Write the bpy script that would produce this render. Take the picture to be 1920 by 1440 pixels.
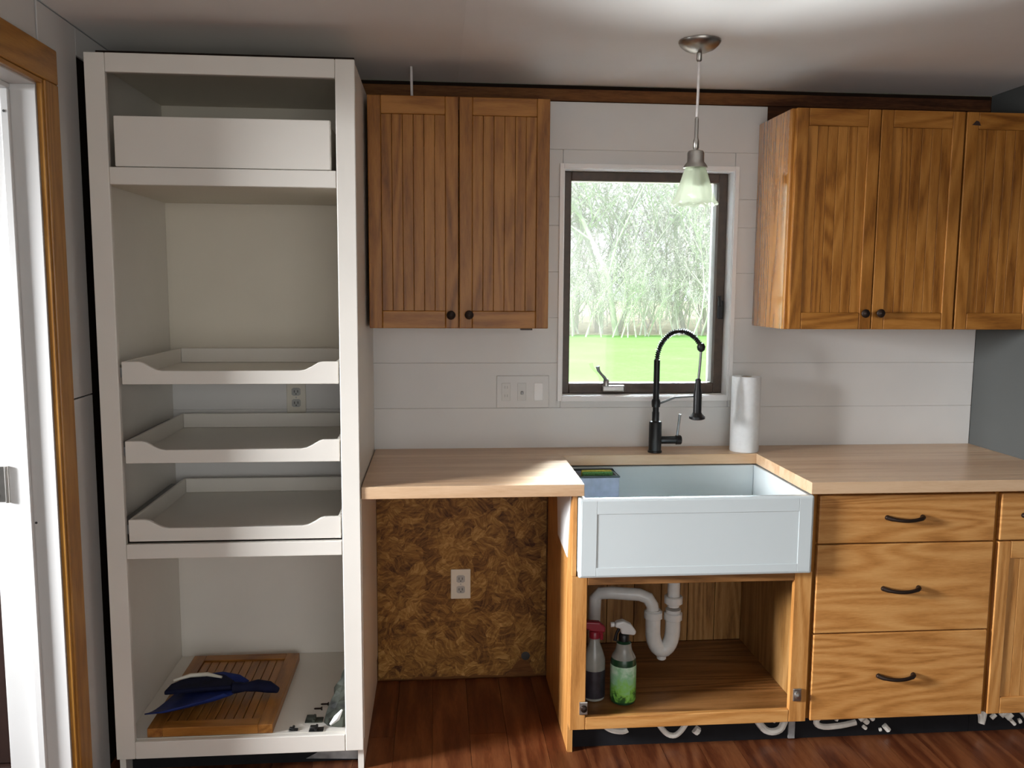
import bpy, bmesh, math, random
from mathutils import Vector, Matrix
random.seed(7)
for o in list(bpy.data.objects): bpy.data.objects.remove(o)
SC = bpy.context.scene
COL = SC.collection

# ------------------------------------------------------------------ camera
cam = bpy.data.cameras.new('camera'); cam_o = bpy.data.objects.new('camera', cam); COL.objects.link(cam_o)
cam.sensor_fit = 'HORIZONTAL'; cam.sensor_width = 36.0; cam.lens = 1611.95 / 1920 * 36.0
cam.clip_start = 0.05; cam.clip_end = 300
R_ = Vector((0.99628903, -0.08582856, 0.00645141)); U_ = Vector((0.00324977, 0.11241235, 0.99365633)); F_ = Vector((0.08600931, 0.98994794, -0.11227411))
M = Matrix((( R_.x, U_.x, -F_.x, 0.23551), (R_.y, U_.y, -F_.y, -3.21418), (R_.z, U_.z, -F_.z, 1.52296), (0, 0, 0, 1)))
cam_o.matrix_world = M
SC.camera = cam_o

# ------------------------------------------------------------------ world, sun, lamps, exposure
SC.view_settings.view_transform = 'Standard'; SC.view_settings.look = 'None'
SC.view_settings.exposure = 0.0; SC.view_settings.gamma = 1.0; SC.view_settings.use_curve_mapping = False
W = bpy.data.worlds.new('overcast_sky'); SC.world = W; W.use_nodes = True
bgn = W.node_tree.nodes['Background']; bgn.inputs[0].default_value = (0.93, 0.97, 1.0, 1); bgn.inputs[1].default_value = 1.55

def lamp(name, kind, loc, target, energy, color, **kw):
    l = bpy.data.lights.new(name, kind); l.energy = energy; l.color = color
    for k, v in kw.items(): setattr(l, k, v)
    o = bpy.data.objects.new(name, l); COL.objects.link(o); o.location = loc
    o.rotation_euler = (Vector(target) - Vector(loc)).to_track_quat('-Z', 'Y').to_euler()
    return o
lamp('sun', 'SUN', (-20, -6, 20), (0, 6, 0), 4.0, (1.0, 0.97, 0.9), angle=0.05)
lamp('left_room_daylight', 'AREA', (-3.85, -1.85, 1.80), (1.6, -0.60, 0.20), 48, (0.95, 0.97, 1.0), shape='RECTANGLE', size=0.75, size_y=0.8, spread=math.radians(50))
lamp('rear_fill', 'AREA', (0.7, -5.5, 1.25), (0.7, 0, 0.6), 29, (1.0, 0.97, 0.92), shape='RECTANGLE', size=2.6, size_y=1.7)  # unseen area lamp added behind the camera as front fill
lamp('ceiling_fill_below_sill', 'AREA', (1.02, 1.15, 0.10), (1.02, -0.35, 2.0), 820, (0.97, 0.98, 1.0), shape='RECTANGLE', size=2.2, size_y=0.7)  # unseen area lamp added outside below the sill to brighten the ceiling
lamp('high_sky_daylight', 'AREA', (1.95, 1.75, 3.4), (0.85, -0.30, 0.9), 2000, (0.80, 0.90, 1.0), shape='RECTANGLE', size=1.5, size_y=1.2, spread=math.radians(70))

# ------------------------------------------------------------------ node helper
class G:
    def __init__(s, name):
        s.m = bpy.data.materials.new(name); s.m.use_nodes = True; s.t = s.m.node_tree
        s.b = s.t.nodes['Principled BSDF']; s.out = s.t.nodes['Material Output']
    def n(s, typ, **kw):
        x = s.t.nodes.new(typ)
        for k, v in kw.items():
            if k.startswith('i_'):
                key = k[2:]; key = int(key) if key.isdigit() else key.replace('_', ' ')
                s.put(x.inputs[key], v)
            else: setattr(x, k, v)
        return x
    def put(s, sock, v):
        if isinstance(v, bpy.types.NodeSocket): s.t.links.new(v, sock)
        elif isinstance(v, bpy.types.Node): s.t.links.new(v.outputs[0], sock)
        else: sock.default_value = v
    def math(s, op, a, b=0.5, c=None):
        x = s.n('ShaderNodeMath', operation=op, i_0=a, i_1=b)
        if c is not None: s.put(x.inputs[2], c)
        return x.outputs[0]
    def ramp(s, fac, stops, interp='LINEAR'):
        x = s.n('ShaderNodeValToRGB'); s.put(x.inputs[0], fac); cr = x.color_ramp; cr.interpolation = interp
        while len(cr.elements) < len(stops): cr.elements.new(0.5)
        for e, (p, c) in zip(cr.elements, stops): e.position = p; e.color = (*c, 1) if len(c) == 3 else c
        return x.outputs[0]
    def mix(s, fac, a, b, mode='MIX'):
        x = s.n('ShaderNodeMix', data_type='RGBA', blend_type=mode)
        s.put(x.inputs[0], fac); s.put(x.inputs[6], a if not isinstance(a, tuple) else (*a, 1)); s.put(x.inputs[7], b if not isinstance(b, tuple) else (*b, 1))
        return x.outputs[2]
    def coords(s, scale=(1, 1, 1), rand=0.0):
        tc = s.n('ShaderNodeTexCoord'); v = tc.outputs['Object']
        if rand:
            oi = s.n('ShaderNodeObjectInfo'); s.oi = oi
            cx = s.n('ShaderNodeCombineXYZ'); 
            r1 = s.math('MULTIPLY', oi.outputs['Random'], rand); r2 = s.math('MULTIPLY', oi.outputs['Random'], rand * 3.7)
            s.put(cx.inputs[0], r1); s.put(cx.inputs[1], r2); s.put(cx.inputs[2], r1)
            v = s.n('ShaderNodeVectorMath', operation='ADD', i_0=v, i_1=cx).outputs[0]
        return s.n('ShaderNodeMapping', i_Vector=v, i_Scale=scale).outputs[0]
    def noise(s, v, scale, detail=2, rough=0.5, dist=0.0):
        return s.n('ShaderNodeTexNoise', i_Vector=v, i_Scale=scale, i_Detail=detail, i_Roughness=rough, i_Distortion=dist).outputs[0]
    def fin(s, color=None, rough=0.5, spec=None, metal=None, bump=None, bstr=0.1, bdist=0.002, coat=None):
        if color is not None: s.put(s.b.inputs['Base Color'], (*color, 1) if isinstance(color, tuple) else color)
        s.put(s.b.inputs['Roughness'], rough)
        if spec is not None: s.put(s.b.inputs['Specular IOR Level'], spec)
        if metal is not None: s.put(s.b.inputs['Metallic'], metal)
        if coat is not None: s.put(s.b.inputs['Coat Weight'], coat); s.put(s.b.inputs['Coat Roughness'], 0.25)
        if bump is not None:
            bn = s.n('ShaderNodeBump', i_Strength=bstr, i_Distance=bdist, i_Height=bump); s.put(s.b.inputs['Normal'], bn.outputs[0])
        return s.m

def oak(name, axis, dark, mid, light, rough=0.38, ring=26, spread=0.14, spec=0.5, ranv=0.0):
    g = G(name); sc = [1, 1, 1]; sc['xyz'.index(axis)] = 0.10
    v = g.coords(tuple(sc), rand=9.0)
    a = g.noise(v, 5.5, 2, 0.45, 0.4)
    rings = g.math('SINE', g.math('MULTIPLY', a, ring * 3.2))
    rings = g.math('MULTIPLY_ADD', rings, 0.5, 0.5)
    b = g.noise(v, 60, 3, 0.6)
    c = g.noise(v, 300, 2, 0.6)
    f = g.math('ADD', g.math('MULTIPLY', rings, 0.42), g.math('MULTIPLY', b, 0.78))
    f = g.math('ADD', f, g.math('MULTIPLY', g.math('SUBTRACT', c, 0.5), 0.55))
    if ranv: f = g.math('ADD', f, g.math('MULTIPLY', g.math('SUBTRACT', g.oi.outputs['Random'], 0.5), ranv))
    col = g.ramp(f, [(0.15, dark), (0.15 + 0.35, mid), (0.95, light)])
    return g.fin(col, rough, spec, bump=f, bstr=0.12)

def paint(name, col, rough=0.45, var=0.04, spec=0.4, scale=3.0, bs=0.05):
    g = G(name); v = g.coords()
    a = g.noise(v, scale, 3, 0.55); b = g.noise(v, 90, 2)
    d = tuple(max(0, c * (1 - var * 2)) for c in col); l = tuple(min(1, c * (1 + var)) for c in col)
    return g.fin(g.ramp(a, [(0.3, d), (0.7, l)]), rough, spec, bump=b, bstr=bs)

def plain(name, col, rough=0.4, metal=0.0, spec=0.5, var=0.1, sc=40):
    g = G(name); v = g.coords(); a = g.noise(v, sc, 2)
    d = tuple(c * (1 - var) for c in col); l = tuple(min(1, c * (1 + var)) for c in col)
    return g.fin(g.ramp(a, [(0.3, d), (0.7, l)]), rough, spec, metal)

UP = ((0.17, 0.058, 0.008), (0.30, 0.116, 0.018), (0.42, 0.180, 0.037))  # darker oak tones than LO, for the wall cabinets and some frames
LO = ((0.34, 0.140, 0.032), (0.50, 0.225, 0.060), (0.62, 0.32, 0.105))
MT = {}
MT['oak_up_z'] = oak('dark_oak_vertical', 'z', *UP, ranv=0.22, spec=0.3)
MT['oak_up_x'] = oak('dark_oak_horizontal', 'x', *UP, ranv=0.22, spec=0.3)
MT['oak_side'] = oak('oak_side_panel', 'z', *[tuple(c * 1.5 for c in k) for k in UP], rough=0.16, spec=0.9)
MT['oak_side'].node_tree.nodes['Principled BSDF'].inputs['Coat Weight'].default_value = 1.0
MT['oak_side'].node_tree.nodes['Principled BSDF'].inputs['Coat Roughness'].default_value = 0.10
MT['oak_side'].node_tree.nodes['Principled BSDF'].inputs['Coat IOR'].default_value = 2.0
MT['oak_z'] = oak('oak_vertical', 'z', *LO, ranv=0.14)
MT['oak_x'] = oak('oak_horizontal', 'x', *LO, ranv=0.14, ring=30)
MT['oak_y'] = oak('oak_deep', 'y', *UP, ranv=0.2)
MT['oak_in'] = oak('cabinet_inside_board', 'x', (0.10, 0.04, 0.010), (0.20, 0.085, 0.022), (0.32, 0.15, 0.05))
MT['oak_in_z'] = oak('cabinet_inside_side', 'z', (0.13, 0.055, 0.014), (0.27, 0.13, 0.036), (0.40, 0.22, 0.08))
MT['trim_z'] = oak('oak_casing_vertical', 'z', (0.26, 0.105, 0.014), (0.39, 0.17, 0.026), (0.50, 0.24, 0.05), ranv=0.1)
MT['trim_y'] = oak('oak_casing_header', 'y', (0.26, 0.105, 0.014), (0.39, 0.17, 0.026), (0.50, 0.24, 0.05), ranv=0.1)
MT['block'] = oak('butcher_block', 'x', (0.51, 0.305, 0.165), (0.61, 0.395, 0.230), (0.70, 0.49, 0.31), rough=0.30, ring=8, ranv=0.34)
MT['brown_wall'] = oak('old_brown_wall_board', 'x', (0.028, 0.010, 0.004), (0.085, 0.030, 0.011), (0.20, 0.085, 0.025), rough=0.7, ring=8, spec=0.2)
MT['black_gap'] = plain('gap_black', (0.016, 0.010, 0.007), 0.9, spec=0.1)  # even near black for the left wall core and the gap strips
MT['white_cab'] = paint('cream_white_cabinet_paint', (0.80, 0.765, 0.70), 0.38, 0.02)
MT['white_in'] = paint('cream_cabinet_interior', (0.72, 0.665, 0.555), 0.5, 0.02)
MT['shiplap'] = paint('white_shiplap_paint', (0.74, 0.73, 0.71), 0.42, 0.02)
MT['white_trim'] = paint('white_trim_paint', (0.91, 0.90, 0.89), 0.35, 0.015)
MT['jamb'] = paint('white_door_jamb_paint', (0.74, 0.735, 0.72), 0.35, 0.015)
MT['ceiling'] = paint('ceiling_paint', (0.87, 0.865, 0.85), 0.85, 0.015, spec=0.2)
MT['ceiling2'] = paint('lighter_ceiling_paint', (0.91, 0.905, 0.895), 0.85, 0.015, spec=0.2)  # slightly lighter tone for the right ceiling panel
MT['gray_wall'] = paint('gray_wall_paint', (0.075, 0.079, 0.076), 0.6, 0.03)
MT['dim_wall'] = paint('plain_wall_paint', (0.62, 0.60, 0.57), 0.7, 0.03)
MT['sink'] = paint('white_fireclay', (0.62, 0.68, 0.69), 0.13, 0.005, spec=0.6, bs=0.0)
MT['black'] = plain('matte_black_metal', (0.012, 0.012, 0.013), 0.38, 0.3)
MT['bronze'] = plain('dark_bronze', (0.030, 0.018, 0.013), 0.4, 0.6)
MT['nickel'] = plain('brushed_nickel', (0.42, 0.40, 0.37), 0.32, 1.0)
MT['steel'] = plain('hinge_steel', (0.45, 0.44, 0.42), 0.35, 1.0)
MT['gray_metal'] = plain('gray_lever_metal', (0.25, 0.25, 0.25), 0.4, 0.7)
MT['window_brown'] = plain('brown_window_frame', (0.060, 0.036, 0.022), 0.45, var=0.2)
MT['dark_brown'] = plain('dark_brown_wood', (0.03, 0.012, 0.008), 0.5)
MT['pvc'] = plain('white_pvc', (0.70, 0.71, 0.70), 0.3, var=0.04)
MT['pvc_gray'] = plain('gray_pvc_marks', (0.35, 0.36, 0.37), 0.4)
MT['ivory'] = plain('ivory_plastic', (0.72, 0.68, 0.58), 0.35, var=0.02)
MT['white_plastic'] = plain('white_plastic', (0.66, 0.65, 0.62), 0.35, var=0.02)
MT['slot'] = plain('dark_slot', (0.04, 0.04, 0.04), 0.6)
MT['slot_soft'] = plain('gray_receptacle', (0.42, 0.42, 0.40), 0.5)
MT['kick'] = plain('black_kick_board', (0.010, 0.010, 0.012), 0.7, spec=0.2)
MT['adhesive'] = plain('dried_white_adhesive', (0.85, 0.82, 0.75), 0.6, var=0.12, sc=25)
MT['smear'] = plain('gray_adhesive_smear', (0.33, 0.33, 0.33), 0.6, var=0.5, sc=18)
MT['cord'] = plain('clear_white_cord', (0.72, 0.68, 0.66), 0.35)
MT['paper'] = paint('paper_towel', (0.86, 0.87, 0.87), 0.95, 0.02, spec=0.1, scale=60, bs=0.4)
MT['card'] = plain('cardboard_core', (0.30, 0.20, 0.11), 0.9)
MT['yellow'] = plain('yellow_green_sponge', (0.62, 0.60, 0.10), 0.9, sc=120, var=0.25)
MT['green_pad'] = plain('green_scrub_pad', (0.10, 0.26, 0.08), 0.95, sc=200, var=0.4)
MT['caddy'] = plain('blue_gray_plastic', (0.36, 0.40, 0.52), 0.4)
MT['caddy_dark'] = plain('dark_caddy_rim', (0.03, 0.045, 0.05), 0.4)
MT['navy'] = plain('navy_plastic', (0.006, 0.008, 0.030), 0.75, var=0.4, sc=20, spec=0.2)
MT['blue'] = plain('royal_blue_plastic', (0.014, 0.030, 0.17), 0.6, spec=0.3, var=0.35, sc=14)
MT['red'] = plain('dark_red_plastic', (0.28, 0.015, 0.03), 0.35)
MT['clear_gray'] = plain('cloudy_gray_plastic', (0.30, 0.30, 0.27), 0.25, var=0.3, sc=15)
MT['dark_label'] = plain('dark_label', (0.030, 0.026, 0.035), 0.4, var=0.4)
MT['green_dark'] = plain('dark_green_plastic', (0.012, 0.055, 0.022), 0.3)
MT['soil_gray'] = plain('gray_green_plastic_bag', (0.045, 0.05, 0.038), 0.6, spec=0.3, var=0.8, sc=22)
MT['bulb'] = plain('frosted_bulb', (0.75, 0.78, 0.70), 0.5)

def m_green_label():
    g = G('green_white_label'); v = g.coords()
    sx = g.n('ShaderNodeSeparateXYZ', i_0=v)
    n = g.noise(v, 35, 3, 0.6, 0.6)
    h = g.math('ADD', g.math('MULTIPLY', sx.outputs[2], 3.6), g.math('MULTIPLY', g.math('SUBTRACT', n, 0.5), 0.7))
    c = g.ramp(h, [(0.05, (0.02, 0.10, 0.02)), (0.15, (0.25, 0.62, 0.10)), (0.34, (0.30, 0.62, 0.36)), (0.52, (0.62, 0.82, 0.66)), (0.68, (0.05, 0.20, 0.07))])
    return g.fin(c, 0.3)
MT['green_label'] = m_green_label()

def m_osb():
    g = G('oriented_strand_board'); v = g.coords((1, 1, 1)); lay = []
    for k, sc in enumerate((17.0, 26.0)):
        wob = g.n('ShaderNodeTexNoise', i_Vector=v, i_Scale=14.0, i_Detail=2.0)
        vd = g.n('ShaderNodeVectorMath', operation='MULTIPLY_ADD', i_0=wob.outputs[1], i_1=(0.05, 0.0, 0.05), i_2=v).outputs[0]
        off = g.n('ShaderNodeVectorMath', operation='ADD', i_0=vd, i_1=(k * 3.3, 0.0, k * 1.7)).outputs[0]
        vo = g.n('ShaderNodeTexVoronoi', i_Vector=off, i_Scale=sc)
        sp = g.n('ShaderNodeSeparateColor', i_0=vo.outputs['Color'])
        ang = g.math('MULTIPLY_ADD', sp.outputs[0], 2.6, -1.3)
        rot = g.n('ShaderNodeVectorRotate', rotation_type='AXIS_ANGLE', i_Vector=off, i_Angle=ang, i_Axis=(0, 1, 0)).outputs[0]
        mp = g.n('ShaderNodeMapping', i_Vector=rot, i_Scale=(16, 20, 120)).outputs[0]
        st = g.noise(mp, 1.0, 3, 0.65)
        lay.append(g.math('ADD', g.math('MULTIPLY', sp.outputs[1], 0.2), g.math('MULTIPLY', st, 0.8)))
    f = g.math('MULTIPLY_ADD', lay[0], 0.55, g.math('MULTIPLY', lay[1], 0.45))
    c = g.ramp(f, [(0.34, (0.060, 0.020, 0.005)), (0.45, (0.17, 0.075, 0.015)), (0.54, (0.28, 0.14, 0.030)), (0.68, (0.50, 0.29, 0.09))])
    return g.fin(c, 0.6, 0.3, bump=f, bstr=0.25, bdist=0.002)
MT['osb'] = m_osb()

MT['floor_plank'] = oak('dark_red_floor_plank', 'y', (0.050, 0.012, 0.005), (0.105, 0.029, 0.010), (0.19, 0.066, 0.024), rough=0.33, ring=14, ranv=0.15, spec=0.45)
MT['subfloor'] = plain('subfloor', (0.02, 0.01, 0.008), 0.8)

def m_glass():
    g = G('window_glass'); t = g.t
    tr = g.n('ShaderNodeBsdfTransparent'); tr.inputs[0].default_value = (0.97, 0.99, 0.98, 1)
    gl = g.n('ShaderNodeBsdfGlossy'); gl.inputs['Roughness'].default_value = 0.03
    fr = g.n('ShaderNodeFresnel', i_IOR=1.45)
    mx = g.n('ShaderNodeMixShader'); g.put(mx.inputs[0], fr.outputs[0]); t.links.new(tr.outputs[0], mx.inputs[1]); t.links.new(gl.outputs[0], mx.inputs[2])
    t.links.new(mx.outputs[0], g.out.inputs[0]); return g.m
MT['glass'] = m_glass()
def m_shade():
    g = G('frosted_ribbed_glass'); t = g.t
    tr = g.n('ShaderNodeBsdfTransparent'); tr.inputs[0].default_value = (0.93, 0.96, 0.90, 1)
    tl = g.n('ShaderNodeBsdfTranslucent'); tl.inputs[0].default_value = (0.80, 0.84, 0.74, 1)
    df = g.n('ShaderNodeBsdfGlossy'); df.inputs[0].default_value = (0.8, 0.84, 0.76, 1); df.inputs['Roughness'].default_value = 0.25
    d2 = g.n('ShaderNodeBsdfDiffuse'); d2.inputs[0].default_value = (0.78, 0.82, 0.72, 1)
    m0 = g.n('ShaderNodeMixShader'); m0.inputs[0].default_value = 0.5; t.links.new(tl.outputs[0], m0.inputs[1]); t.links.new(d2.outputs[0], m0.inputs[2])
    m1 = g.n('ShaderNodeMixShader'); m1.inputs[0].default_value = 0.15; t.links.new(m0.outputs[0], m1.inputs[1]); t.links.new(df.outputs[0], m1.inputs[2])
    m2 = g.n('ShaderNodeMixShader'); m2.inputs[0].default_value = 0.45; t.links.new(tr.outputs[0], m2.inputs[1]); t.links.new(m1.outputs[0], m2.inputs[2])
    t.links.new(m2.outputs[0], g.out.inputs[0]); return g.m
MT['shade'] = m_shade()
def m_lawn():
    g = G('lawn_grass'); v = g.coords()
    a = g.noise(v, 0.5, 4, 0.6); b = g.noise(v, 9, 3, 0.7)
    f = g.math('ADD', g.math('MULTIPLY', a, 0.5), g.math('MULTIPLY', b, 0.5))
    c = g.ramp(f, [(0.3, (0.30, 0.60, 0.17)), (0.55, (0.38, 0.70, 0.24)), (0.75, (0.48, 0.77, 0.34))])
    return g.fin(c, 0.9, 0.1, bump=b, bstr=0.5, bdist=0.03)
MT['lawn'] = m_lawn()
MT['leaf_litter'] = plain('pale_leaf_litter', (0.66, 0.64, 0.50), 0.95, spec=0.1, var=0.2, sc=3)
MT['bounce_strip'] = plain('pale_bounce_ground', (0.62, 0.61, 0.59), 0.9, spec=0.2)
def m_bark(n, c):
    g = G(n); v = g.coords(); oi = g.n('ShaderNodeObjectInfo')
    a = g.noise(v, 2.0, 3)
    f = g.math('ADD', g.math('MULTIPLY', a, 0.5), g.math('MULTIPLY', oi.outputs['Random'], 0.5))
    return g.fin(g.ramp(f, [(0.2, tuple(k * 0.75 for k in c)), (0.8, tuple(min(1, k * 1.25) for k in c))]), 0.9, 0.1)
MT['bark'] = m_bark('pale_bark', (0.77, 0.765, 0.755))
MT['twig'] = m_bark('pale_twigs', (0.75, 0.745, 0.735))
MT['buds'] = m_bark('pale_spring_buds', (0.76, 0.765, 0.74))

# ------------------------------------------------------------------ mesh helper
class MB:
    def __init__(s): s.v = []; s.f = []; s.sm = []; s.mi = []
    def add(s, vs, fs, smooth=False):
        o = len(s.v); s.v += [tuple(p) for p in vs]; s.f += [tuple(i + o for i in q) for q in fs]; s.sm += [smooth] * len(fs); return s
    def box(s, x0, x1, y0, y1, z0, z1):
        vs = [(x, y, z) for z in (z0, z1) for y in (y0, y1) for x in (x0, x1)]
        return s.add(vs, [(0, 2, 3, 1), (4, 5, 7, 6), (0, 1, 5, 4), (2, 6, 7, 3), (0, 4, 6, 2), (1, 3, 7, 5)])
    def prism(s, pts, axis, a, b):
        """pts: outline in the two other axes (in xyz order), pushed from a to b along axis"""
        def put(p, k):
            if axis == 'x': return (k, p[0], p[1])
            if axis == 'y': return (p[0], k, p[1])
            return (p[0], p[1], k)
        n = len(pts); vs = [put(p, a) for p in pts] + [put(p, b) for p in pts]
        fs = [tuple(range(n)), tuple(range(2 * n - 1, n - 1, -1))] + [(i, i + n, (i + 1) % n + n, (i + 1) % n) for i in range(n)]
        return s.add(vs, fs)
    def lathe(s, prof, c, n=24, axis='z', cap=True):
        vs = []; fs = []
        for r, h in prof:
            for k in range(n):
                a = 2 * math.pi * k / n; p = (r * math.cos(a), r * math.sin(a), h)
                if axis == 'x': p = (p[2], p[0], p[1])
                elif axis == 'y': p = (p[0], p[2], p[1])
                vs.append((p[0] + c[0], p[1] + c[1], p[2] + c[2]))
        for i in range(len(prof) - 1):
            for k in range(n): fs.append((i * n + k, i * n + (k + 1) % n, (i + 1) * n + (k + 1) % n, (i + 1) * n + k))
        if cap:
            if prof[0][0] > 1e-5: fs.append(tuple(range(n - 1, -1, -1)))
            if prof[-1][0] > 1e-5: fs.append(tuple((len(prof) - 1) * n + k for k in range(n)))
        return s.add(vs, fs, True)
    def tube(s, pts, r, n=10, caps=True):
        pts = [Vector(p) for p in pts]; N = len(pts); rr = r if isinstance(r, (list, tuple)) else [r] * N
        t0 = (pts[1] - pts[0]).normalized(); ref = Vector((0, 0, 1)) if abs(t0.z) < 0.9 else Vector((1, 0, 0))
        u = t0.cross(ref).normalized(); vs = []; fs = []
        for i, p in enumerate(pts):
            t = (pts[min(i + 1, N - 1)] - pts[max(i - 1, 0)]).normalized()
            u = (u - t * u.dot(t)).normalized(); w = t.cross(u)
            for k in range(n):
                a = 2 * math.pi * k / n; vs.append(p + (u * math.cos(a) + w * math.sin(a)) * rr[i])
        for i in range(N - 1):
            for k in range(n): fs.append((i * n + k, i * n + (k + 1) % n, (i + 1) * n + (k + 1) % n, (i + 1) * n + k))
        if caps: fs += [tuple(range(n - 1, -1, -1)), tuple((N - 1) * n + k for k in range(n))]
        return s.add(vs, fs, n > 3)
    def build(s, name, mat, root=None, bevel=0.0, seg=2, subsurf=0, solid=0):
        me = bpy.data.meshes.new(name)
        off = root_loc(root) if root else Vector((0, 0, 0))
        if root is None and s.v:
            xs = [p[0] for p in s.v]; ys = [p[1] for p in s.v]; zs = [p[2] for p in s.v]
            off = Vector(((min(xs) + max(xs)) / 2, (min(ys) + max(ys)) / 2, min(zs)))
        me.from_pydata([(p[0] - off.x, p[1] - off.y, p[2] - off.z) for p in s.v], [], s.f)
        bm = bmesh.new(); bm.from_mesh(me); bmesh.ops.recalc_face_normals(bm, faces=bm.faces); bm.to_mesh(me); bm.free()
        me.materials.append(MT[mat] if isinstance(mat, str) else mat)
        if any(s.sm):
            me.polygons.foreach_set('use_smooth', s.sm); me.update()
            try: me.set_sharp_from_angle(angle=math.radians(40))
            except Exception: pass
        o = bpy.data.objects.new(name, me); COL.objects.link(o)
        if root is not None: o.parent = root
        else: o.location = off
        if bevel:
            b = o.modifiers.new('edge', 'BEVEL'); b.width = bevel; b.segments = seg; b.limit_method = 'ANGLE'; b.angle_limit = math.radians(40)
        if solid:
            q = o.modifiers.new('thickness', 'SOLIDIFY'); q.thickness = solid; q.offset = 0
        if subsurf:
            q = o.modifiers.new('smooth', 'SUBSURF'); q.levels = subsurf; q.render_levels = subsurf
        return o
def root_loc(o):
    v = Vector((0, 0, 0))
    while o is not None: v = v + Vector(o.location); o = o.parent
    return v
def bx(x0, x1, y0, y1, z0, z1): return MB().box(x0, x1, y0, y1, z0, z1)
def thing(name, label, cat, loc, group=None, kind=None):
    o = bpy.data.objects.new(name, None); COL.objects.link(o); o.location = loc; o.empty_display_size = 0.05
    return tag(o, label, cat, group, kind)
def tag(o, label, cat, group=None, kind=None):
    o['label'] = label; o['category'] = cat
    if group: o['group'] = group
    if kind: o['kind'] = kind
    return o
def struct(o, label, cat): return tag(o, label, cat, None, 'structure')

# ================================================================== ROOM
CZ = 2.258; XL = -0.80; XR = 2.346; YB = -5.6
# ---- floor
fl = struct(bx(-4.2, XR + 0.12, YB - 0.1, 0.14, -0.12, -0.016).build('floor', 'subfloor'), 'dark reddish brown plank floor of the kitchen', 'floor')
pw = 0.127; x = -0.93; i = 0
while x < XR - 0.01:
    y = -0.002 - (0 if i % 3 == 0 else 0.42 * (i % 3)); first = True
    x1 = min(x + pw, XR)
    ys = [-0.002]
    if y < -0.01: ys.append(y)
    while ys[-1] > YB: ys.append(max(YB, ys[-1] - 1.22))
    for a, b in zip(ys, ys[1:]):
        if a - b > 0.02: bx(x + 0.0006, x1 - 0.0006, b + 0.0006, a - 0.0006, -0.015, -0.0005 * random.random()).build('plank', 'floor_plank', fl)
    x += pw; i += 1

# ---- ceiling (two board panels, seam left of the lamp, right one slightly lighter)
ce = struct(bx(-4.2, XR + 0.12, YB - 0.1, 0.14, CZ + 0.013, CZ + 0.14).build('ceiling', 'ceiling'), 'pale smooth painted ceiling above the cabinets', 'ceiling')
bx(XL, 0.3119, YB, -0.0, CZ + 0.0008, CZ + 0.0125).build('ceiling_panel', 'ceiling', ce)
bx(0.312, XR, YB, -0.0, CZ, CZ + 0.0125).build('ceiling_panel', 'ceiling2', ce)

# ---- back wall: brown core with a window hole, white shiplap boards on it, strand board under the counter
WX0, WX1, WZ0, WZ1 = 0.698, 1.352, 1.106, 1.964
wb = MB()
for a in [(-4.2, WX0, -0.02, CZ), (WX1, XR + 0.12, -0.02, CZ), (WX0, WX1, -0.02, WZ0), (WX0, WX1, WZ1, CZ)]:
    wb.box(a[0], a[1], 0.0125, 0.13, a[2], a[3])
wb = struct(wb.build('wall_back', 'brown_wall'), 'back wall with white shiplap boards between the counter and the oak cabinets', 'wall')
rows = [0.896, 1.067, 1.238, 1.409, 1.580, 1.751, 1.856, 2.027, 2.198]
def board(x0, x1, z0, z1): bx(x0, x1, 0.0, 0.012, z0 + 0.0002, z1 - 0.0002).build('shiplap_board', 'shiplap', wb, bevel=0.0014, seg=1)
for z0, z1 in zip(rows, rows[1:]):
    if z1 > 2.1: board(0.628, 1.468, z0, z1); continue
    if z0 < 0.9: bx(-0.79, -0.003, 0.0, 0.012, 0.70, z0 - 0.0016).build('shiplap_board', 'shiplap', wb)
    lo = max(z0, 0.896)
    if z1 <= WZ0 or z0 >= WZ1: board(-0.79, XR - 0.001, lo, z1)
    else:
        board(-0.79, WX0, lo, z1); board(WX1, XR - 0.001, lo, z1)
        if z0 < WZ0: board(WX0 + 0.001, WX1 - 0.001, lo, WZ0)
        if z1 > WZ1: board(WX0 + 0.001, WX1 - 0.001, WZ1, z1)
# brown old wall board along the top
bx(-0.79, XR - 0.001, 0.000, 0.012, 2.2005, 2.2435).build('top_board', 'brown_wall', wb, bevel=0.002)
bx(-0.79, XR - 0.001, 0.006, 0.012, 2.244, CZ - 0.001).build('gap_shade_strip', 'black_gap', wb)  # black strip, the shade of a gap under the ceiling put into colour
# strand board in the open bay, torn along its lower edge
rng = random.Random(3)
pts = [(0.003, 0.893), (0.003, 0.004)]
xx = 0.02
while xx < 0.64:
    zz = 0.004 + 0.012 * rng.random()
    if 0.53 < xx < 0.60: zz = 0.055 + 0.02 * rng.random()
    pts.append((xx, zz)); xx += 0.018 + 0.02 * rng.random()
pts += [(0.652, 0.02), (0.652, 0.893)]
MB().prism(pts, 'y', 0.0, 0.012).build('strand_board', 'osb', wb)
# small broken hole at its foot
MB().lathe([(0.0, -0.0005), (0.016, -0.0005), (0.018, 0.0)], (0.575, 0, 0.085), 9, 'y').build('broken_hole', 'slot', wb)

# ---- right wall
struct(bx(XR, XR + 0.12, YB, 0.0, -0.02, CZ).build('wall_right', 'gray_wall'), 'dark gray painted wall at the end of the counter', 'wall')
# ---- rear wall with a wide opening behind the camera
rw = MB()
for a in [(XL, -0.7, 0, CZ), (2.1, XR, 0, CZ), (-0.7, 2.1, 2.15, CZ), (-0.7, 2.1, 0, 0.35)]: rw.box(a[0], a[1], YB - 0.12, YB, a[2], a[3])
struct(rw.build('wall_rear', 'dim_wall'), 'plain wall behind the viewer with a wide window opening', 'wall')

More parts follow.
